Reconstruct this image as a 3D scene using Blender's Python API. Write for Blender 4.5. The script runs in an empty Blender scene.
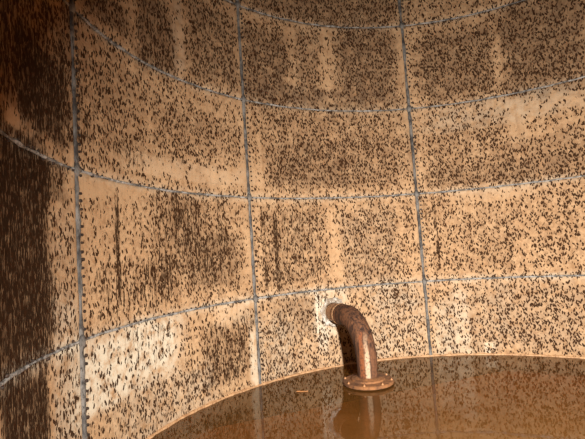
import bpy, bmesh, math, random
from mathutils import Vector, Matrix, noise

random.seed(7)
scene = bpy.context.scene
col = scene.collection
PI = math.pi

# ------------------------------------------------------------------ camera
F_PX, W_PX, H_PX = 439.15, 585.0, 439.0
CAM_Y = -3.8759
YAW, PITCH, ROLL = -0.494513, 0.074282, -0.066890
fwd = Vector((math.sin(YAW)*math.cos(PITCH), math.cos(YAW)*math.cos(PITCH), math.sin(PITCH)))
r0 = fwd.cross(Vector((0, 0, 1))).normalized()
u0 = r0.cross(fwd)
cr, sr = math.cos(ROLL), math.sin(ROLL)
right = r0*cr + u0*sr
up = -r0*sr + u0*cr
cam_data = bpy.data.cameras.new('camera')
cam = bpy.data.objects.new('camera', cam_data)
col.objects.link(cam)
m = Matrix((right, up, -fwd)).transposed().to_4x4()
m.translation = Vector((0, CAM_Y, 0))
cam.matrix_world = m
cam_data.sensor_fit = 'HORIZONTAL'
cam_data.sensor_width = 36.0
cam_data.lens = F_PX/W_PX*36.0
cam_data.clip_start = 0.02
cam_data.clip_end = 200
scene.camera = cam

# ------------------------------------------------------------------ world, light, exposure
world = bpy.data.worlds.new('world')
scene.world = world
world.use_nodes = True
bg = world.node_tree.nodes['Background']
bg.inputs['Color'].default_value = (0.95, 0.97, 1.0, 1)
bg.inputs['Strength'].default_value = 0.08

LAMP_POS = Vector((1.22, -3.45, 0.05))
LAMP_AIM = Vector((-1.2, 2.9, -2.3))
ld = bpy.data.lights.new('hatch_daylight', 'AREA')
ld.shape = 'DISK'
ld.size = 0.24
ld.energy = 620
ld.color = (1.0, 0.94, 0.85)
ld.spread = math.radians(126)
lo = bpy.data.objects.new('hatch_daylight', ld)
col.objects.link(lo)
lo.location = LAMP_POS
lo.rotation_euler = (LAMP_AIM - LAMP_POS).to_track_quat('-Z', 'Y').to_euler()

scene.view_settings.view_transform = 'Standard'
scene.view_settings.look = 'None'
scene.view_settings.gamma = 1.0
scene.view_settings.exposure = 0.0
scene.view_settings.use_curve_mapping = False
scene.cycles.caustics_reflective = False

# ------------------------------------------------------------------ dimensions (metres, camera at z = 0)
R = 3.6035
ROW = 1.4
Z2 = 0.8016
ZL = [Z2 + ROW*k for k in (3, 2, 1, 0, -1, -2)]      # seam heights from the top down
ZTOP, ZFLOOR = ZL[0], ZL[-1]
ZW = -1.7581                                          # water level
TH0 = math.radians(-115.5545)
DT = PI/4
SEAM_TH = [TH0 + k*DT for k in range(-1, 7)]          # sheet columns start here; column 0 is the dark one at the left


def pol(th, r, z):
    return Vector((r*math.sin(th), r*math.cos(th), z))


def pix_ray(x, y):
    return fwd + right*((x - W_PX/2)/F_PX) + up*((H_PX/2 - y)/F_PX)


def wall_st(x, y):
    """angle and height on the tank wall of a point measured in the photograph"""
    d = pix_ray(x, y)
    a = d.x*d.x + d.y*d.y
    b = CAM_Y*d.y
    c = CAM_Y*CAM_Y - R*R
    t = (-b + math.sqrt(b*b - a*c))/a
    p = Vector((0, CAM_Y, 0)) + d*t
    return math.atan2(p.x, p.y), p.z


# ------------------------------------------------------------------ helpers
def tag(o, label=None, cat=None, group=None, kind=None):
    if label: o['label'] = label
    if cat: o['category'] = cat
    if group: o['group'] = group
    if kind: o['kind'] = kind
    return o


def mesh_obj(name, verts, faces, mat, parent=None, smooth=False):
    me = bpy.data.meshes.new(name)
    me.from_pydata([tuple(v) for v in verts], [], faces)
    me.update()
    if mat: me.materials.append(mat)
    if smooth:
        for p in me.polygons: p.use_smooth = True
    o = bpy.data.objects.new(name, me)
    col.objects.link(o)
    o.parent = parent
    return o


def bm_obj(name, bm, mat, parent=None, smooth=False):
    bmesh.ops.recalc_face_normals(bm, faces=bm.faces)
    me = bpy.data.meshes.new(name)
    bm.to_mesh(me); bm.free()
    if mat: me.materials.append(mat)
    if smooth:
        for p in me.polygons: p.use_smooth = True
    o = bpy.data.objects.new(name, me)
    col.objects.link(o)
    o.parent = parent
    return o


class NT:
    """small node-tree builder"""
    def __init__(self, name):
        self.mat = bpy.data.materials.new(name)
        self.mat.use_nodes = True
        self.t = self.mat.node_tree
        self.t.nodes.clear()
        self.out = self.t.nodes.new('ShaderNodeOutputMaterial')

    def n(self, typ, ins=None, **props):
        nd = self.t.nodes.new(typ)
        for k, v in props.items(): setattr(nd, k, v)
        for k, v in (ins or {}).items():
            s = nd.inputs[k]
            if isinstance(v, bpy.types.NodeSocket): self.t.links.new(v, s)
            else: s.default_value = v
        return nd

    def math(self, op, a, b=0.0, c=0.0, clamp=False):
        nd = self.n('ShaderNodeMath', {0: a, 1: b, 2: c}, operation=op, use_clamp=clamp)
        return nd.outputs[0]

    def mix(self, f, a, b):
        nd = self.n('ShaderNodeMix', {0: f, 6: a, 7: b}, data_type='RGBA')
        return nd.outputs[2]

    def ramp(self, v, lo, hi, a=0.0, b=1.0):
        nd = self.n('ShaderNodeMapRange', {0: v, 1: lo, 2: hi, 3: a, 4: b}, interpolation_type='SMOOTHSTEP')
        return nd.outputs[0]

    def noise(self, vec, scale, detail=2.0, rough=0.5, dist=0.0):
        return self.n('ShaderNodeTexNoise', {'Vector': vec, 'Scale': scale, 'Detail': detail, 'Roughness': rough, 'Distortion': dist})

    def finish(self, shader):
        self.t.links.new(shader, self.out.inputs[0])
        return self.mat


def rgb(r, g, b): return (r, g, b, 1.0)


# ------------------------------------------------------------------ materials
def make_panel_material():
    k = NT('stained_steel_sheet')
    uvn = k.n('ShaderNodeUVMap', uv_map='st').outputs[0]
    A = k.n('ShaderNodeAttribute', attribute_name='stain').outputs
    sep = k.n('ShaderNodeSeparateColor', {0: A['Color']}).outputs
    speck_m, streak_m, lime_m = sep[0], sep[1], sep[2]
    B = k.n('ShaderNodeAttribute', attribute_name='wash').outputs
    sepb = k.n('ShaderNodeSeparateColor', {0: B['Color']}).outputs
    wash_m, dark_m = sepb[0], sepb[1]
    # wobble
    wob = k.noise(uvn, 38.0, 2.0).outputs['Color']
    wob2 = k.n('ShaderNodeVectorMath', {0: wob, 1: (0.5, 0.5, 0.5)}, operation='SUBTRACT').outputs[0]
    wob3 = k.n('ShaderNodeVectorMath', {0: wob2, 1: (0.026, 0.034, 0.0)}, operation='MULTIPLY').outputs[0]
    pos = k.n('ShaderNodeVectorMath', {0: uvn, 1: wob3}, operation='ADD').outputs[0]
    xyz = k.n('ShaderNodeSeparateXYZ', {0: pos}).outputs
    big = k.noise(uvn, 1.7, 3.0, 0.6).outputs[0]
    clump = k.noise(uvn, 7.0, 2.0, 0.5).outputs[0]
    dens = k.math('ADD', speck_m, k.math('MULTIPLY', k.math('SUBTRACT', clump, 0.5), 1.35))

    def specks(slant, fx, fy, seed, gain):
        u = k.math('MULTIPLY', k.math('ADD', xyz[0], k.math('MULTIPLY', xyz[1], slant)), fx)
        v = k.math('MULTIPLY', xyz[1], fy)
        vec = k.n('ShaderNodeCombineXYZ', {0: u, 1: v, 2: seed}).outputs[0]
        vor = k.n('ShaderNodeTexVoronoi', {'Vector': vec, 'Scale': 1.0, 'Randomness': 0.9}, voronoi_dimensions='3D', feature='F1')
        cs = k.n('ShaderNodeSeparateColor', {0: vor.outputs['Color']}).outputs
        present = k.ramp(k.math('SUBTRACT', k.math('MULTIPLY', dens, gain), cs[0]), -0.02, 0.06)
        rad = k.math('MULTIPLY_ADD', cs[1], 0.22, 0.26)
        body = k.ramp(k.math('SUBTRACT', rad, vor.outputs['Distance']), -0.02, 0.05)
        return k.math('MULTIPLY', body, present)

    s1 = specks(0.40, 29.0, 16.0, 0.0, 1.0)
    s2 = specks(-0.30, 33.0, 15.0, 7.3, 0.95)
    s3 = specks(0.05, 44.0, 17.0, 3.1, 0.6)
    sp = k.math('MAXIMUM', k.math('MAXIMUM', s1, s2), s3)
    # vertical running streaks
    sv = k.n('ShaderNodeCombineXYZ', {0: k.math('MULTIPLY', xyz[0], 46.0), 1: k.math('MULTIPLY', xyz[1], 5.0), 2: 2.0}).outputs[0]
    sn = k.noise(sv, 1.0, 3.0, 0.6).outputs[0]
    cv = k.n('ShaderNodeCombineXYZ', {0: k.math('MULTIPLY', xyz[0], 11.0), 1: k.math('MULTIPLY', xyz[1], 1.1), 2: 5.0}).outputs[0]
    streak_m = k.math('MULTIPLY', streak_m, k.ramp(k.noise(cv, 1.0, 2.0, 0.6).outputs[0], 0.25, 0.62, 0.15, 1.15))
    streak = k.ramp(k.math('ADD', sn, k.math('MULTIPLY', streak_m, 0.34)), 0.60, 0.68)
    streak = k.math('MULTIPLY', streak, k.ramp(streak_m, 0.02, 0.15))
    fine = k.noise(uvn, 60.0, 3.0, 0.6).outputs[0]
    base = k.mix(k.ramp(big, 0.3, 0.7), rgb(0.435, 0.262, 0.138), rgb(0.52, 0.330, 0.182))
    base = k.mix(k.math('MULTIPLY', k.ramp(fine, 0.45, 0.75), 0.35), base, rgb(0.27, 0.165, 0.09))
    base = k.mix(k.math('MULTIPLY', wash_m, k.ramp(clump, 0.15, 0.7)), base, rgb(0.115, 0.080, 0.052))
    smear = k.noise(pos, 16.0, 4.0, 0.7, 0.5).outputs[0]
    sm_f = k.math('MULTIPLY', k.ramp(k.math('ADD', smear, k.math('MULTIPLY', dens, 0.22)), 0.52, 0.74), 0.48)
    base = k.mix(sm_f, base, rgb(0.19, 0.092, 0.040))
    lime = k.math('MULTIPLY', lime_m, k.ramp(k.noise(uvn, 9.0, 4.0, 0.65).outputs[0], 0.28, 0.6), clamp=True)
    base = k.mix(lime, base, rgb(0.60, 0.52, 0.40))
    fv = k.n('ShaderNodeCombineXYZ', {0: k.math('MULTIPLY', xyz[0], 60.0), 1: k.math('MULTIPLY', xyz[1], 13.0), 2: 8.0}).outputs[0]
    fleck = k.ramp(k.noise(fv, 1.0, 2.0, 0.5).outputs[0], 0.53, 0.62, 1.0, 0.30)
    dv = k.n('ShaderNodeCombineXYZ', {0: k.math('MULTIPLY', xyz[0], 17.0), 1: k.math('MULTIPLY', xyz[1], 1.0), 2: 1.0}).outputs[0]
    drip = k.ramp(k.noise(dv, 1.0, 3.0, 0.6).outputs[0], 0.48, 0.75)
    base = k.mix(k.math('MULTIPLY', drip, 0.30), base, rgb(0.20, 0.105, 0.05))
    base = k.mix(k.math('MULTIPLY', dark_m, fleck), base, rgb(0.013, 0.006, 0.003))
    base = k.mix(k.math('MULTIPLY', k.math('MULTIPLY', streak, 0.9), fleck), base, rgb(0.020, 0.009, 0.004))
    tint = k.mix(clump, rgb(0.009, 0.004, 0.002), rgb(0.048, 0.019, 0.007))
    base = k.mix(k.math('MULTIPLY', k.math('MULTIPLY', sp, 0.97), k.math('MAXIMUM', fleck, k.math('SUBTRACT', 1.0, dark_m))), base, tint)
    hgt = k.math('ADD', k.math('MULTIPLY', sp, 0.6), k.math('MULTIPLY', fine, 0.4))
    bump = k.n('ShaderNodeBump', {'Height': hgt, 'Strength': 0.35, 'Distance': 0.006}).outputs[0]
    b = k.n('ShaderNodeBsdfPrincipled', {'Base Color': base, 'Roughness': 0.8, 'Specular IOR Level': 0.05, 'Normal': bump})
    return k.finish(b.outputs[0])


def rust_material(name, c1, c2, c3, scale=14.0, stretch=(1, 1, 1), rough=0.65, bump=0.4, metal=0.0, lo=0.35, hi=0.65):
    k = NT(name)
    tc = k.n('ShaderNodeTexCoord').outputs['Object']
    vec = k.n('ShaderNodeMapping', {'Vector': tc, 'Scale': stretch}).outputs[0]
    n1 = k.noise(vec, scale, 4.0, 0.6, 0.3).outputs[0]
    n2 = k.noise(vec, scale*3.7, 3.0, 0.6).outputs[0]
    c = k.mix(k.ramp(n1, lo, hi), rgb(*c1), rgb(*c2))
    c = k.mix(k.ramp(n2, 0.52, 0.72), c, rgb(*c3))
    bp = k.n('ShaderNodeBump', {'Height': k.math('ADD', n1, n2), 'Strength': bump, 'Distance': 0.01}).outputs[0]
    b = k.n('ShaderNodeBsdfPrincipled', {'Base Color': c, 'Roughness': rough, 'Metallic': metal, 'Normal': bp})
    return k.finish(b.outputs[0])


def make_pipe_material():
    k = NT('rusted_pipe_steel')
    tc = k.n('ShaderNodeTexCoord').outputs['Object']
    v1 = k.n('ShaderNodeMapping', {'Vector': tc, 'Scale': (22, 22, 1.6)}).outputs[0]
    n1 = k.noise(v1, 1.0, 4.0, 0.65, 0.4).outputs[0]
    v2 = k.n('ShaderNodeMapping', {'Vector': tc, 'Location': (3, 5, 1), 'Scale': (16, 16, 1.1)}).outputs[0]
    n2 = k.noise(v2, 1.0, 3.0, 0.6, 0.3).outputs[0]
    n3 = k.noise(tc, 32.0, 3.0, 0.6).outputs[0]
    z = k.n('ShaderNodeSeparateXYZ', {0: tc}).outputs[2]
    low = k.ramp(z, 0.78, 0.25)           # pale run-off marks sit on the drop, not on the stub
    c = k.mix(k.ramp(n1, 0.36, 0.62), rgb(0.022, 0.011, 0.008), rgb(0.150, 0.064, 0.030))
    # one pale run-off mark down the front of the drop and a redder one beside it
    xy = k.n('ShaderNodeSeparateXYZ', {0: tc}).outputs
    lat = k.math('ADD', k.math('ADD', k.math('MULTIPLY', xy[0], 0.938), k.math('MULTIPLY', xy[1], 0.346)), k.math('MULTIPLY', k.math('SUBTRACT', n2, 0.5), 0.09))
    front = k.ramp(k.math('SUBTRACT', k.math('MULTIPLY', xy[0], 0.346), k.math('MULTIPLY', xy[1], 0.938)), 0.02, 0.06)
    pale = k.math('MULTIPLY', k.math('MULTIPLY', k.ramp(k.math('ABSOLUTE', k.math('SUBTRACT', lat, 0.012)), 0.036, 0.010), front), k.math('MULTIPLY', low, k.ramp(n1, 0.30, 0.5)))
    red = k.math('MULTIPLY', k.math('MULTIPLY', k.ramp(k.math('ABSOLUTE', k.math('ADD', lat, 0.055)), 0.04, 0.01), front), 0.7)
    c = k.mix(red, c, rgb(0.24, 0.075, 0.026))
    c = k.mix(k.math('MULTIPLY', pale, 0.9), c, rgb(0.46, 0.33, 0.22))
    c = k.mix(k.math('MULTIPLY', k.ramp(n3, 0.48, 0.66), 0.75), c, rgb(0.055, 0.026, 0.016))
    bp = k.n('ShaderNodeBump', {'Height': k.math('ADD', n1, k.math('MULTIPLY', n3, 0.6)), 'Strength': 0.9, 'Distance': 0.02}).outputs[0]
    b = k.n('ShaderNodeBsdfPrincipled', {'Base Color': c, 'Roughness': 0.8, 'Specular IOR Level': 0.25, 'Normal': bp})
    return k.finish(b.outputs[0])


def make_water_material():
    k = NT('murky_rust_water')
    tc = k.n('ShaderNodeTexCoord').outputs['Object']
    w = k.noise(tc, 2.2, 2.0, 0.5).outputs[0]
    w2 = k.noise(tc, 11.0, 2.0, 0.5).outputs[0]
    bp = k.n('ShaderNodeBump', {'Height': k.math('ADD', w, k.math('MULTIPLY', w2, 0.12)), 'Strength': 0.05, 'Distance': 0.03}).outputs[0]
    fr = k.n('ShaderNodeFresnel', {'IOR': 1.36, 'Normal': bp}).outputs[0]
    murk_c = k.mix(k.ramp(k.noise(tc, 1.3, 3.0, 0.6).outputs[0], 0.35, 0.65), rgb(0.38, 0.165, 0.038), rgb(0.45, 0.205, 0.055))
    murk = k.n('ShaderNodeBsdfDiffuse', {'Color': murk_c}).outputs[0]
    clear = k.n('ShaderNodeBsdfTransparent', {'Color': rgb(0.95, 0.70, 0.34)}).outputs[0]
    body = k.n('ShaderNodeMixShader', {0: 0.20, 1: clear, 2: murk}).outputs[0]
    gl = k.n('ShaderNodeBsdfGlossy', {'Color': rgb(1, 1, 1), 'Roughness': 0.015, 'Normal': bp}).outputs[0]
    return k.finish(k.n('ShaderNodeMixShader', {0: fr, 1: body, 2: gl}).outputs[0])


M_PANEL = make_panel_material()
M_SHELL = rust_material('tank_back_steel', (0.05, 0.035, 0.025), (0.10, 0.06, 0.04), (0.03, 0.02, 0.015), 5.0)
M_SEAL = rust_material('grey_joint_sealant', (0.068, 0.060, 0.055), (0.36, 0.34, 0.32), (0.015, 0.011, 0.009), 13.0, rough=0.7, bump=0.6)
M_SEAL_V = rust_material('dark_grey_joint_strip', (0.032, 0.027, 0.025), (0.175, 0.160, 0.145), (0.012, 0.009, 0.008), 11.0, (1, 1, 0.5), rough=0.7, bump=0.5)
M_BOLT = rust_material('black_rusted_bolt', (0.018, 0.011, 0.008), (0.05, 0.025, 0.014), (0.02, 0.012, 0.01), 30.0, rough=0.6)
M_CEIL = rust_material('dull_roof_steel', (0.05, 0.035, 0.022), (0.09, 0.06, 0.04), (0.03, 0.02, 0.014), 3.0)
M_FLOOR = rust_material('rust_sediment', (0.62, 0.31, 0.095), (0.70, 0.37, 0.125), (0.54, 0.25, 0.075), 1.6, bump=0.15)
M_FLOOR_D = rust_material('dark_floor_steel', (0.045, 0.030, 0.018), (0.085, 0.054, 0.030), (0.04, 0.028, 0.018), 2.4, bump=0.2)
M_GROUND = rust_material('dry_earth', (0.20, 0.15, 0.10), (0.30, 0.23, 0.16), (0.15, 0.11, 0.08), 0.8, bump=0.3)
M_PIPE = make_pipe_material()
M_FLANGE = rust_material('orange_rust_flange', (0.10, 0.040, 0.014), (0.23, 0.096, 0.032), (0.06, 0.024, 0.010), 9.0, bump=0.5, rough=0.85)
M_COLLAR = rust_material('pale_rust_collar', (0.26, 0.125, 0.058), (0.42, 0.24, 0.12), (0.06, 0.027, 0.014), 14.0, bump=0.5)
M_CRUST = rust_material('white_lime_crust', (0.22, 0.16, 0.11), (0.56, 0.52, 0.46), (0.06, 0.035, 0.02), 13.0, bump=0.8)
M_NUT = rust_material('bright_rust_nut', (0.30, 0.13, 0.05), (0.42, 0.21, 0.09), (0.25, 0.1, 0.04), 30.0)
M_SCUM = rust_material('tan_waterline_scum', (0.34, 0.18, 0.085), (0.52, 0.31, 0.16), (0.17, 0.075, 0.03), 12.0, bump=0.4)
M_LEAF = rust_material('dry_orange_leaf', (0.40, 0.17, 0.055), (0.48, 0.22, 0.08), (0.2, 0.08, 0.03), 20.0)
M_WATER = make_water_material()

# ------------------------------------------------------------------ the setting: ground, ceiling, wall shell
bm = bmesh.new()
bmesh.ops.create_grid(bm, x_segments=8, y_segments=8, size=30)
ground = bm_obj('ground', bm, M_GROUND)
ground.location = (0, 0, ZFLOOR - 0.12)
tag(ground, 'bare dry earth outside the tank', 'ground', kind='structure')

NSEG = 96
bm = bmesh.new()
apex = bm.verts.new((0, 0, ZTOP + 0.55)); apex2 = bm.verts.new((0, 0, ZTOP + 0.60))
ra = [bm.verts.new(pol(2*PI*i/NSEG, R + 0.06, ZTOP + 0.005)) for i in range(NSEG)]
rb = [bm.verts.new(pol(2*PI*i/NSEG, R + 0.06, ZTOP + 0.055)) for i in range(NSEG)]
for i in range(NSEG):
    j = (i + 1) % NSEG
    bm.faces.new((ra[i], ra[j], apex)); bm.faces.new((rb[j], rb[i], apex2)); bm.faces.new((ra[j], ra[i], rb[i], rb[j]))
ceiling = bm_obj('ceiling', bm, M_CEIL)
tag(ceiling, 'dull brown conical steel roof over the tank', 'ceiling', kind='structure')

# access opening: one wall sheet is missing in front of the camera


def in_open(th, z):
    a = (th - (TH0 + 6*DT)) % (2*PI)
    return a < DT and ZL[3] - ROW < z < ZL[3]


verts, faces = [], []
nth = 8*12
zs = []
for a, b in zip(ZL[:-1], ZL[1:]):
    zs += [a, a + (b - a)*0.5]
zs.append(ZL[-1])
for rr in (R + 0.022, R + 0.04):
    for z in zs:
        for i in range(nth):
            verts.append(pol(TH0 + 2*PI*i/nth, rr, z))
nz = len(zs); off = nz*nth
for q in range(nz - 1):
    for i in range(nth):
        j = (i + 1) % nth
        if in_open(TH0 + 2*PI*(i + .5)/nth, (zs[q] + zs[q+1])/2): continue
        faces.append((q*nth + i, q*nth + j, (q+1)*nth + j, (q+1)*nth + i))
        faces.append((off + q*nth + j, off + q*nth + i, off + (q+1)*nth + i, off + (q+1)*nth + j))
wall = mesh_obj('wall_round', verts, faces, M_SHELL)
tag(wall, 'round tank wall of bolted speckled tan steel sheets', 'wall', kind='structure')

# ------------------------------------------------------------------ stain map, measured on the photograph, laid on the wall itself
# (x, y, half width px, half height px, speck, streak, lime, wash, dark)
P = []
def patch(x, y, hx, hy, sp=0, st=0, li=0, wa=0, da=0, soft=0.5):
    t, z = wall_st(x, y)
    tl, _ = wall_st(x - hx, y); tr, _ = wall_st(x + hx, y)
    _, zt = wall_st(x, y - hy); _, zb = wall_st(x, y + hy)
    P.append(((tl + tr)/2, (zt + zb)/2, abs(tr - tl)/2, abs(zt - zb)/2, soft, (sp, st, li, wa, da)))

# dark sheets at the left
patch(36, 40, 42, 80, .50, .30, 0, .45, .08)
patch(42, 95, 22, 40, .3, .40, 0, .5, .28)
patch(15, 60, 26, 60, .2, .20, 0, .3, .10)
patch(20, 122, 16, 10, -.3, -.3, .1, -.2, -.2)
patch(12, 250, 37, 125, .5, 1.0, 0, .8, .72, .30)
patch(40, 175, 24, 20, .35, .4, 0, .4, .25)
patch(63, 270, 12, 60, .25, .10, .10, .15, 0)
patch(66, 330, 12, 30, .1, 0, .3, .25, 0)
patch(26, 425, 24, 46, .4, .9, 0, .6, .6, .2)
patch(20, 372, 30, 14, .2, .2, .2, .3, 0)
patch(67, 395, 13, 50, .3, .1, .35, .2, 0)
# second column
patch(105, 8, 24, 16, .45, .2, 0, .4, .25)
patch(155, 35, 18, 36, .55, .25, 0, .55, .22)
patch(212, 45, 24, 38, .50, .1, 0, .5, .08)
patch(178, 35, 5, 38, -.2, 0, .15, .2, 0)
patch(105, 70, 24, 45, .12, 0, 0, .2, 0)
patch(150, 125, 70, 36, .22, 0, 0, .12, 0)
patch(205, 135, 40, 16, .25, 0, 0, .15, 0)
patch(115, 150, 30, 22, .10, .15, 0, .1, 0)
patch(190, 172, 60, 9, -.35, 0, .12, 0, 0)
patch(190, 240, 42, 44, .35, .22, 0, .12, .04)
patch(215, 262, 28, 26, .25, .16, 0, .25, .12)
patch(186, 222, 14, 22, .25, .20, 0, .2, .10)
patch(118, 250, 2, 50, .3, .8, 0, .1, .1, .6)
patch(140, 285, 40, 28, .2, .3, 0, 0, 0)
patch(115, 190, 36, 12, -.35, 0, 0, 0, 0)
patch(92, 240, 10, 60, -.15, 0, 0, 0, 0)
patch(130, 360, 50, 32, -.08, 0, .75, .05, 0)
patch(106, 372, 18, 30, -.05, 0, .8, 0, 0)
patch(150, 345, 24, 20, 0, .2, .5, .1, 0)
patch(230, 350, 24, 30, .40, .35, 0, .25, .06)
patch(165, 405, 50, 28, .30, .1, .25, .1, 0)
patch(254, 360, 4, 30, -.3, 0, .6, 0, 0)
patch(235, 315, 20, 10, -.3, 0, .2, 0, 0)
# third column
patch(320, 8, 80, 16, .45, 0, 0, .55, .15)
patch(268, 66, 24, 34, .55, .05, 0, .65, .15)
patch(366, 64, 28, 36, .55, .05, 0, .65, .15)
patch(310, 66, 12, 34, .30, .05, 0, .4, .05)
patch(290, 60, 4, 34, -.22, 0, 0, -.2, -.1)
patch(323, 72, 6, 22, -.25, 0, 0, -.25, -.1)
patch(320, 99, 72, 9, .10, 0, 0, .55, .05)
patch(335, 150, 72, 38, .40, 0, 0, .25, .02)
patch(310, 165, 40, 22, .22, .1, 0, .30, .04)
patch(370, 160, 30, 24, .12, 0, 0, .15, 0)
patch(255, 180, 12, 18, -.25, 0, 0, 0, 0)
patch(395, 120, 16, 14, -.2, 0, 0, 0, 0)
patch(294, 246, 28, 40, .25, .22, 0, .35, 0)
patch(370, 250, 28, 38, .28, .10, .05, .40, 0)
patch(336, 245, 6, 34, -.26, 0, 0, -.15, 0)
patch(264, 248, 2, 38, .2, .5, 0, 0, .03, .6)
patch(277, 252, 2, 36, .2, .5, 0, 0, .03, .6)
patch(405, 235, 12, 40, .15, 0, 0, 0, 0)
patch(300, 312, 27, 22, .15, .1, .05, .50, 0)
patch(275, 350, 16, 34, .22, .15, .2, .15, 0)
patch(330, 345, 60, 24, .22, 0, .12, .05, 0)
patch(400, 325, 26, 36, .30, 0, .20, .15, 0)
patch(390, 297, 30, 10, .15, 0, .1, .25, 0)
# fourth column
patch(450, 8, 46, 14, .12, 0, 0, .12, 0)
patch(457, 64, 40, 34, .60, 0, 0, .55, .10)
patch(545, 42, 46, 46, .60, .1, 0, .60, .20)
patch(497, 60, 5, 24, -.30, 0, 0, -.25, -.1)
patch(545, 92, 40, 6, .1, 0, .0, .2, 0)
patch(500, 112, 80, 12, -.25, 0, .2, .15, 0)
patch(465, 145, 40, 38, .36, 0, 0, .22, 0)
patch(545, 158, 46, 24, .36, 0, 0, .25, .02)
patch(517, 122, 9, 22, -.25, 0, .06, 0, 0)
patch(500, 172, 80, 10, .22, 0, 0, .3, .02)
patch(487, 242, 28, 32, .28, 0, 0, .18, 0)
patch(550, 230, 40, 40, .22, 0, 0, .03, 0)
patch(440, 240, 18, 42, .20, 0, 0, .05, 0)
patch(437, 240, 1.5, 42, .2, .5, 0, 0, 0, .6)
patch(331, 314, 17, 22, -.1, 0, .6, 0, 0)
patch(322, 320, 5, 30, 0, .1, .6, 0, 0)
patch(500, 192, 40, 7, -.2, 0, .08, 0, 0)
patch(545, 318, 44, 34, .40, 0, .10, .15, 0)
patch(475, 320, 34, 34, .26, 0, .12, .3, 0)
patch(462, 320, 7, 34, -.25, 0, .30, 0, 0)
patch(445, 330, 10, 26, 0, 0, .3, .25, 0)
patch(490, 348, 5, 6, -.2, 0, .6, 0, 0)


def sm(x):
    x = max(0.0, min(1.0, x))
    return x*x*(3 - 2*x)


def stain(th, z, near):
    v = [0.47, 0.0, 0.06, 0.10, 0.0]
    if th < TH0 - DT - 0.01 or th > TH0 + 3*DT + 0.3:      # sheets behind the camera: unseen, stain colour darkened to cut bounced light
        v = [0.6, .6, 0, .6, .4]
    for q, zl in enumerate(ZL[1:5]):
        if abs(z - zl) < .16: v[2] += (.2, .2, .3, .45)[q]*math.exp(-((z - zl)/.055)**2)*(1 + noise.noise((th*6, q*7.0, 1.0)))
    da = ((th - TH0 + DT/2) % DT) - DT/2
    v[3] += .35*math.exp(-(da*R/.07)**2); v[0] -= .35*math.exp(-(da*R/.075)**2)
    wob = 0.35*noise.noise((th*9, z*2.2, 3.0))
    for (pt, pz, ht, hz, soft, w) in near:
        dx = abs(th - pt)/ht; dz = abs(z - pz)/hz
        if dx > 1.6 or dz > 1.6: continue
        a = sm((1 + soft*.6 - dx + wob*soft)/(soft*1.2 + .02))*sm((1 + .3 - dz + wob*.6)/.6)
        for i in range(5): v[i] += w[i]*a
    return [max(0.0, min(1.0, q)) for q in v]


# ------------------------------------------------------------------ wall sheets
GAP = 0.010
def make_panel(c, r):
    t0 = TH0 + (c - 1)*DT + GAP/R; t1 = TH0 + c*DT - GAP/R
    z1 = ZL[r] - GAP; z0 = ZL[r+1] + GAP
    fine = c in (0, 1, 2, 3)
    nu, nv = (110, 44) if fine else (16, 6)
    vs, fs = [], []
    for j in range(nv + 1):
        for i in range(nu + 1):
            t = t0 + (t1 - t0)*i/nu; z = z0 + (z1 - z0)*j/nv
            e = min(i, nu - i, j, nv - j)
            bul = 0.004*noise.noise((t*3.0, z*1.6, 9.0)) + (0.003 if e == 0 else 0)
            vs.append(pol(t, R + bul, z))
    w = nu + 1
    for j in range(nv):
        for i in range(nu):
            fs.append((j*w + i, (j+1)*w + i, (j+1)*w + i + 1, j*w + i + 1))
    nf = len(fs)
    ring = [i for i in range(nu)] + [j*w + nu for j in range(nv)] + [nv*w + i for i in range(nu, 0, -1)] + [j*w for j in range(nv, 0, -1)]
    b0 = len(vs)
    for idx in ring:
        p = vs[idx]; s = (R + 0.022)/math.hypot(p.x, p.y)
        vs.append(Vector((p.x*s, p.y*s, p.z)))
    n = len(ring)
    for i in range(n):
        j = (i + 1) % n
        fs.append((ring[i], ring[j], b0 + j, b0 + i))
    o = mesh_obj('panel', vs, fs, M_PANEL, wall)
    me = o.data
    for p in me.polygons[:nf]: p.use_smooth = True
    uv = me.uv_layers.new(name='st')
    ths = []
    mid = (t0 + t1)/2
    for v in me.vertices:
        a = math.atan2(v.co.x, v.co.y)
        while a - mid > PI: a -= 2*PI
        while a - mid < -PI: a += 2*PI
        ths.append(a)
    for l in me.loops:
        uv.data[l.index].uv = (ths[l.vertex_index]*R, me.vertices[l.vertex_index].co.z)
    ca = me.color_attributes.new('stain', 'FLOAT_COLOR', 'POINT')
    cb = me.color_attributes.new('wash', 'FLOAT_COLOR', 'POINT')
    near = [p for p in P if t0 - 1.7*p[2] < p[0] < t1 + 1.7*p[2] and z0 - 1.7*p[3] < p[1] < z1 + 1.7*p[3]]
    for i, v in enumerate(me.vertices):
        s = stain(ths[i], v.co.z, near)
        ca.data[i].color = (s[0], s[1], s[2], 1)
        cb.data[i].color = (s[3], s[4], 0, 1)
    return o


for c in range(8):
    for r in range(5):
        tm = TH0 + (c - 0.5)*DT
        if in_open(tm, (ZL[r] + ZL[r+1])/2): continue
        make_panel(c, r)

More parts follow.
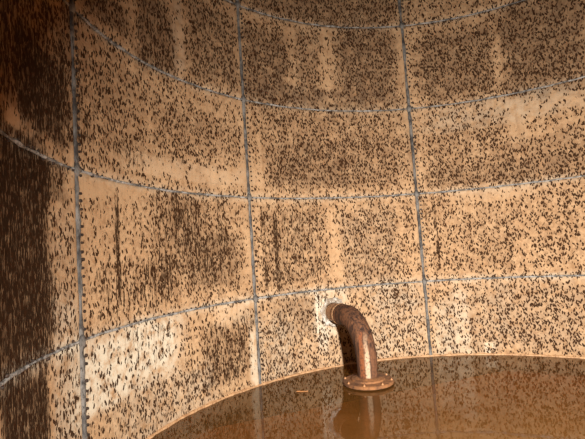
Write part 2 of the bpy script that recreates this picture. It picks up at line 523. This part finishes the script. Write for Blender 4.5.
# ------------------------------------------------------------------ joints: sealant beads, node lumps, bolts
def bead(name, pts, nrm, side, half, proud, mat, seed):
    """half-round bead running along pts on the wall"""
    vs, fs = [], []
    K = 5
    for i, p in enumerate(pts):
        a = 1 + 0.5*noise.noise(Vector((p.x*5, p.y*5, p.z*5 + seed))) + 0.45*noise.noise(Vector((p.x*21, p.y*21, p.z*21 + seed)))
        sh = 0.008*noise.noise(Vector((p.x*6 + 9, p.y*6, p.z*6 + seed)))
        n_, s_ = nrm[i], side[i]
        for q in range(K):
            an = PI*q/(K - 1)
            vs.append(p + s_*(math.cos(an)*half*a + sh) + n_*(math.sin(an)*proud*a - 0.004*(q in (0, K-1))))
    for i in range(len(pts) - 1):
        for q in range(K - 1):
            fs.append((i*K + q, i*K + q + 1, (i+1)*K + q + 1, (i+1)*K + q))
    return mesh_obj(name, vs, fs, mat, wall, True)


def blocked(th, z, eps=0.02):
    a = (th - (TH0 + 6*DT)) % (2*PI)
    return eps < a < DT - eps and ZL[3] - ROW + eps < z < ZL[3] - eps


UP = Vector((0, 0, 1))
for c in range(8):
    th = TH0 + (c - 1)*DT
    near = c in (0, 1, 2, 3)
    st = 0.03 if near else 0.2
    n = int((ZTOP - ZFLOOR)/st)
    pts = [pol(th, R, ZTOP - (ZTOP - ZFLOOR)*i/n) for i in range(n + 1)]
    inn = Vector((-math.sin(th), -math.cos(th), 0)); tan = Vector((math.cos(th), -math.sin(th), 0))
    bead('vertical_seam', pts, [inn]*len(pts), [tan]*len(pts), 0.024, 0.015, M_SEAL_V, c*3.1)
for r in range(1, 5):
    z = ZL[r]
    for a, b in [(TH0 - DT, TH0 + 7*DT)]:
        n = int((b - a)*R/0.035)
        pts, nr, sd = [], [], []
        for i in range(n + 1):
            th = a + (b - a)*i/n
            pts.append(pol(th, R, z)); nr.append(Vector((-math.sin(th), -math.cos(th), 0))); sd.append(UP)
        bead('horizontal_seam', pts, nr, sd, 0.0115, 0.010, M_SEAL, r*5.7)

# lumps of sealant where the seams cross
for c in (1, 2, 3):
    for r in range(1, 5):
        th = TH0 + (c - 1)*DT; z = ZL[r]
        bm = bmesh.new()
        bmesh.ops.create_icosphere(bm, subdivisions=2, radius=1.0)
        for v in bm.verts:
            f = 1 + 0.35*noise.noise(v.co*1.7 + Vector((c*3, r*5, 0)))
            v.co = Vector((v.co.x*0.042*f, v.co.y*0.022*f, v.co.z*0.062*f))
        o = bm_obj('seam_joint', bm, M_SEAL_V, wall, True)
        o.location = pol(th, R - 0.006, z)
        o.rotation_euler = (0, 0, -th)

# bolt heads: one row beside every seam in view
def add_bolt(bm, th, z, rad=0.0125, h=0.016):
    inn = Vector((-math.sin(th), -math.cos(th), 0)); tan = Vector((math.cos(th), -math.sin(th), 0))
    base = pol(th, R + 0.004, z)
    an0 = random.random()*PI
    lo_, hi_ = [], []
    for q in range(6):
        a = an0 + q*PI/3
        d = tan*math.cos(a) + UP*math.sin(a)
        lo_.append(bm.verts.new(base + d*rad)); hi_.append(bm.verts.new(base + d*rad*0.8 + inn*(h + 0.004)))
    for q in range(6):
        p = (q + 1) % 6
        bm.faces.new((lo_[q], lo_[p], hi_[p], hi_[q]))
    bm.faces.new(hi_)


for c in (1, 2, 3):
    th = TH0 + (c - 1)*DT
    bm = bmesh.new()
    z = ZTOP - 0.05
    while z > ZFLOOR + 0.05:
        if random.random() < 0.93:
            add_bolt(bm, th + (0.050 + random.uniform(-.005, .005))/R, z + random.uniform(-.008, .008), random.uniform(.012, .018))
        z -= 0.070
    tag(bm_obj('seam_bolts', bm, M_BOLT, wall), kind='stuff')
for r in range(1, 5):
    bm = bmesh.new()
    th = TH0 - DT
    while th < TH0 + 3.2*DT:
        if random.random() < 0.6:
            add_bolt(bm, th, ZL[r] + random.choice((.022, .018, -.020)) + random.uniform(-.004, .004), random.uniform(.009, .014), .012)
        th += 0.075/R
    tag(bm_obj('seam_bolts', bm, M_BOLT, wall), kind='stuff')

# scum line at the water's edge
pts, nr, sd = [], [], []
n = 500
for i in range(n + 1):
    th = 2*PI*i/n
    pts.append(pol(th, R, ZW + 0.004)); nr.append(Vector((-math.sin(th), -math.cos(th), 0))); sd.append(UP)
o = bead('waterline_scum', pts, nr, sd, 0.018, 0.026, M_SCUM, 1.3)

# ------------------------------------------------------------------ floor: dark bare sheet under the pipe, rust sediment sheet before it
def floor_pt(x, y):
    d = pix_ray(x, y)
    return Vector((0, CAM_Y, 0)) + d*(ZFLOOR/d.z)


fa, fb = floor_pt(344, 403), floor_pt(420, 388)
fd = (fb - fa).normalized()
fn = Vector((-fd.y, fd.x, 0))
if fn.y < 0: fn = -fn


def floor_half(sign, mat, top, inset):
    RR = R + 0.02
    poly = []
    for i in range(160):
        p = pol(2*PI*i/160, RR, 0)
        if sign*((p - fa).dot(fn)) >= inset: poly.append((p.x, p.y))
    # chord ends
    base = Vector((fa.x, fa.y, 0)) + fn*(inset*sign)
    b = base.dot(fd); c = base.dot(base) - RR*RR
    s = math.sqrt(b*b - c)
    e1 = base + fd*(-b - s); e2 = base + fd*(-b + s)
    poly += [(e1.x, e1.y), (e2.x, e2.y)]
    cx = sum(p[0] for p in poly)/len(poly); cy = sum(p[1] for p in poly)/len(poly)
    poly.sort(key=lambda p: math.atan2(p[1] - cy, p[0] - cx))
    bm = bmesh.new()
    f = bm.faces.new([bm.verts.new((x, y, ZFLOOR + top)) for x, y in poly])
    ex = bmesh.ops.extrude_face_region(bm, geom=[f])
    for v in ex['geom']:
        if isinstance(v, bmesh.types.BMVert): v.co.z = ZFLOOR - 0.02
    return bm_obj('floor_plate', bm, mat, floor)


bm = bmesh.new()
vb = [bm.verts.new(pol(2*PI*i/96, R + 0.05, ZFLOOR - 0.02)) for i in range(96)]
vc = [bm.verts.new(pol(2*PI*i/96, R + 0.05, ZFLOOR - 0.08)) for i in range(96)]
bm.faces.new(vb); bm.faces.new(vc)
for i in range(96):
    j = (i + 1) % 96
    bm.faces.new((vb[i], vb[j], vc[j], vc[i]))
floor = bm_obj('floor', bm, M_SHELL)
tag(floor, 'steel tank floor under shallow water', 'floor', kind='structure')
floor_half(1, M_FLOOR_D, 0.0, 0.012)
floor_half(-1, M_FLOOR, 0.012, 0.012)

# ------------------------------------------------------------------ water
bm = bmesh.new()
rings = [0.0, 0.8, 1.6, 2.4, 3.0, 3.4, R - 0.002]
prev = None
for rr in rings[1:]:
    cur = [bm.verts.new(pol(2*PI*i/96, rr, ZW)) for i in range(96)]
    if prev is None:
        bm.faces.new(cur)
    else:
        for i in range(96):
            j = (i + 1) % 96
            bm.faces.new((prev[i], prev[j], cur[j], cur[i]))
    prev = cur
bmesh.ops.recalc_face_normals(bm, faces=bm.faces)
for f in bm.faces:
    if f.normal.z < 0: f.normal_flip()
me = bpy.data.meshes.new('water'); bm.to_mesh(me); bm.free()
me.materials.append(M_WATER)
water = bpy.data.objects.new('water', me); col.objects.link(water)
tag(water, 'still murky orange-brown water reflecting the tank wall', 'water', kind='stuff')

# ------------------------------------------------------------------ outlet pipe with elbow and flange
PIPE_R = 0.138
ax = Vector((-2.030, 1.655, 0))                       # axis of the vertical drop
th_w, z_w = wall_st(333.5, 312)
w0 = pol(th_w, R, 0)
hd = (Vector((ax.x, ax.y, 0)) - w0); LEN = hd.length; hd.normalize()
root = bpy.data.objects.new('outlet_pipe', None); col.objects.link(root)
root.location = (ax.x, ax.y, ZW)
tag(root, 'rusty bent steel pipe coming out of the wall, round flange at the water', 'pipe')
root.empty_display_size = 0.2
ZC = z_w - ZW                                         # height of the horizontal run above the water
FL_T = 0.055                                          # flange top above the water
BEND = 0.50
side = Vector((-hd.y, hd.x, 0))


def tube(name, path, radii, mat, parent, K=28, cap=True):
    vs, fs = [], []
    for i, (p, rr) in enumerate(zip(path, radii)):
        a = path[max(i-1, 0)]; b = path[min(i+1, len(path)-1)]
        t = (b - a).normalized()
        n_ = side.cross(t).normalized()
        for q in range(K):
            an = 2*PI*q/K
            d = side*math.cos(an) + n_*math.sin(an)
            w = 1 + 0.012*noise.noise(Vector((p.x*9 + d.x*2, p.y*9 + d.y*2, p.z*9 + d.z*2)))
            vs.append(p + d*(rr*w))
    for i in range(len(path) - 1):
        for q in range(K):
            r_ = (q + 1) % K
            fs.append((i*K + q, i*K + r_, (i+1)*K + r_, (i+1)*K + q))
    if cap:
        fs.append(tuple(range(K))[::-1]); fs.append(tuple((len(path)-1)*K + q for q in range(K)))
    return mesh_obj(name, vs, fs, mat, parent, True)


def hp(s, z):                                         # s = distance from the drop axis back towards the wall
    return -hd*s + Vector((0, 0, z))


def flatcap(o):
    for p in o.data.polygons:
        if len(p.vertices) > 6: p.use_smooth = False


# horizontal stub
path = [hp(LEN + 0.02 - (LEN + 0.02 - BEND - 0.16)*i/8, ZC) for i in range(9)]
flatcap(tube('pipe_stub', path, [PIPE_R]*9, M_COLLAR, root))
# coupling ring between stub and elbow
s0 = BEND + 0.17
path = [hp(s0 + 0.07 - x, ZC) for x in (0, .0, .012, .055, .065, .066)]
flatcap(tube('coupling', path, [PIPE_R*.95, PIPE_R*1.06, PIPE_R*1.13, PIPE_R*1.13, PIPE_R*1.08, PIPE_R*.95], M_COLLAR, root))
# elbow and drop
path, rad = [hp(s0, ZC), hp(s0 - .02, ZC)], [PIPE_R*1.10, PIPE_R*1.10]
N = 20
for i in range(N + 1):
    a = PI/2*i/N
    path.append(hp(BEND - BEND*math.sin(a), ZC - BEND + BEND*math.cos(a))); rad.append(PIPE_R*(1.10 - 0.12*i/N))
zb = ZC - BEND
for i in range(1, 6):
    path.append(hp(0, zb + (FL_T + 0.01 - zb)*i/5)); rad.append(PIPE_R*(0.98 - 0.012*i))
flatcap(tube('elbow', path, rad, M_PIPE, root))
# flange: lathe profile around the vertical axis
prof = [(PIPE_R - .03, FL_T + .045), (PIPE_R + .012, FL_T + .045), (PIPE_R + .05, FL_T + .030), (PIPE_R + .075, FL_T + .024), (PIPE_R + .082, FL_T + .004),
        (.312, FL_T), (.326, FL_T - .008), (.326, FL_T - .036), (.318, FL_T - .042), (PIPE_R - .03, FL_T - .042)]
K = 48
vs, fs = [], []
for rr, z in prof:
    for q in range(K):
        an = 2*PI*q/K
        f = 1 + 0.012*noise.noise(Vector((math.cos(an)*3, math.sin(an)*3, rr*4)))
        vs.append(Vector((rr*f*math.cos(an), rr*f*math.sin(an), z)))
for i in range(len(prof)):
    i2 = (i + 1) % len(prof)
    for q in range(K):
        r_ = (q + 1) % K
        fs.append((i*K + q, i*K + r_, i2*K + r_, i2*K + q))
flange = mesh_obj('flange', vs, fs, M_FLANGE, root)
flange['label'] = 'round orange rusted flange at the water surface'
bolt_me = None
for q in range(8):
    an = 2*PI*q/8 + 0.18
    if bolt_me is None:
        bm = bmesh.new()
        bmesh.ops.create_cone(bm, cap_ends=True, segments=6, radius1=.016, radius2=.015, depth=.016)
        r2 = bmesh.ops.create_cone(bm, cap_ends=True, segments=8, radius1=.007, radius2=.006, depth=.012)
        for v in r2['verts']: v.co.z += .012
        bo = bm_obj('bolt', bm, M_NUT, flange); bolt_me = bo.data
    else:
        bo = bpy.data.objects.new('bolt', bolt_me); col.objects.link(bo); bo.parent = flange
    bo.location = (0.300*math.cos(an), 0.300*math.sin(an), FL_T + 0.006)
# crusted ring around the hole in the wall
wtan = Vector((math.cos(th_w), -math.sin(th_w), 0)); winn = Vector((-math.sin(th_w), -math.cos(th_w), 0))
bm = bmesh.new()
KR, KS = 36, 8
vsr = []
for q in range(KR):
    an = 2*PI*q/KR
    row = []
    for s_ in range(KS):
        b = 2*PI*s_/KS
        f = noise.noise(Vector((math.cos(an)*3.2, math.sin(an)*3.2, s_*.7)))
        rr = 0.182 + 0.040*math.cos(b)*(1 + .6*f) + .030*f
        row.append(bm.verts.new(-hd*LEN + wtan*(rr*math.cos(an)) + Vector((0, 0, ZC + rr*math.sin(an))) + winn*(0.006 - (rr*math.cos(an))**2/(2*R) + 0.026*math.sin(b)*(1 + .5*f))))
    vsr.append(row)
for q in range(KR):
    for s_ in range(KS):
        bm.faces.new((vsr[q][s_], vsr[(q+1) % KR][s_], vsr[(q+1) % KR][(s_+1) % KS], vsr[q][(s_+1) % KS]))
ring = bm_obj('wall_ring', bm, M_CRUST, root, True)
ring['label'] = 'white crusted ring around the pipe at the wall'

# ------------------------------------------------------------------ floating leaf
d = pix_ray(302, 392)
lp = Vector((0, CAM_Y, 0)) + d*(ZW/d.z)
vs, fs = [], []
L, Wd = 0.075, 0.020
for i in range(9):
    x = -1 + 2*i/8
    w = Wd*(1 - x*x)**0.7*(1 - .2*x) + .001
    zc = 0.008 + 0.006*x*x
    vs += [(x*L, -w, zc + .006), (x*L, 0, zc), (x*L, w, zc + .006), (x*L, w, zc + .003), (x*L, 0, zc - .003), (x*L, -w, zc + .003)]
for i in range(8):
    for q in range(6):
        fs.append((i*6 + q, i*6 + (q+1) % 6, (i+1)*6 + (q+1) % 6, (i+1)*6 + q))
fs += [tuple(range(6)), tuple(48 + q for q in range(6))]
leaf = mesh_obj('dry_leaf', vs, fs, M_LEAF, None, False)
leaf.location = (lp.x, lp.y, ZW - 0.006)
leaf.rotation_euler = (0, 0, math.radians(22))
tag(leaf, 'thin dry orange leaf floating on the brown water', 'leaf')
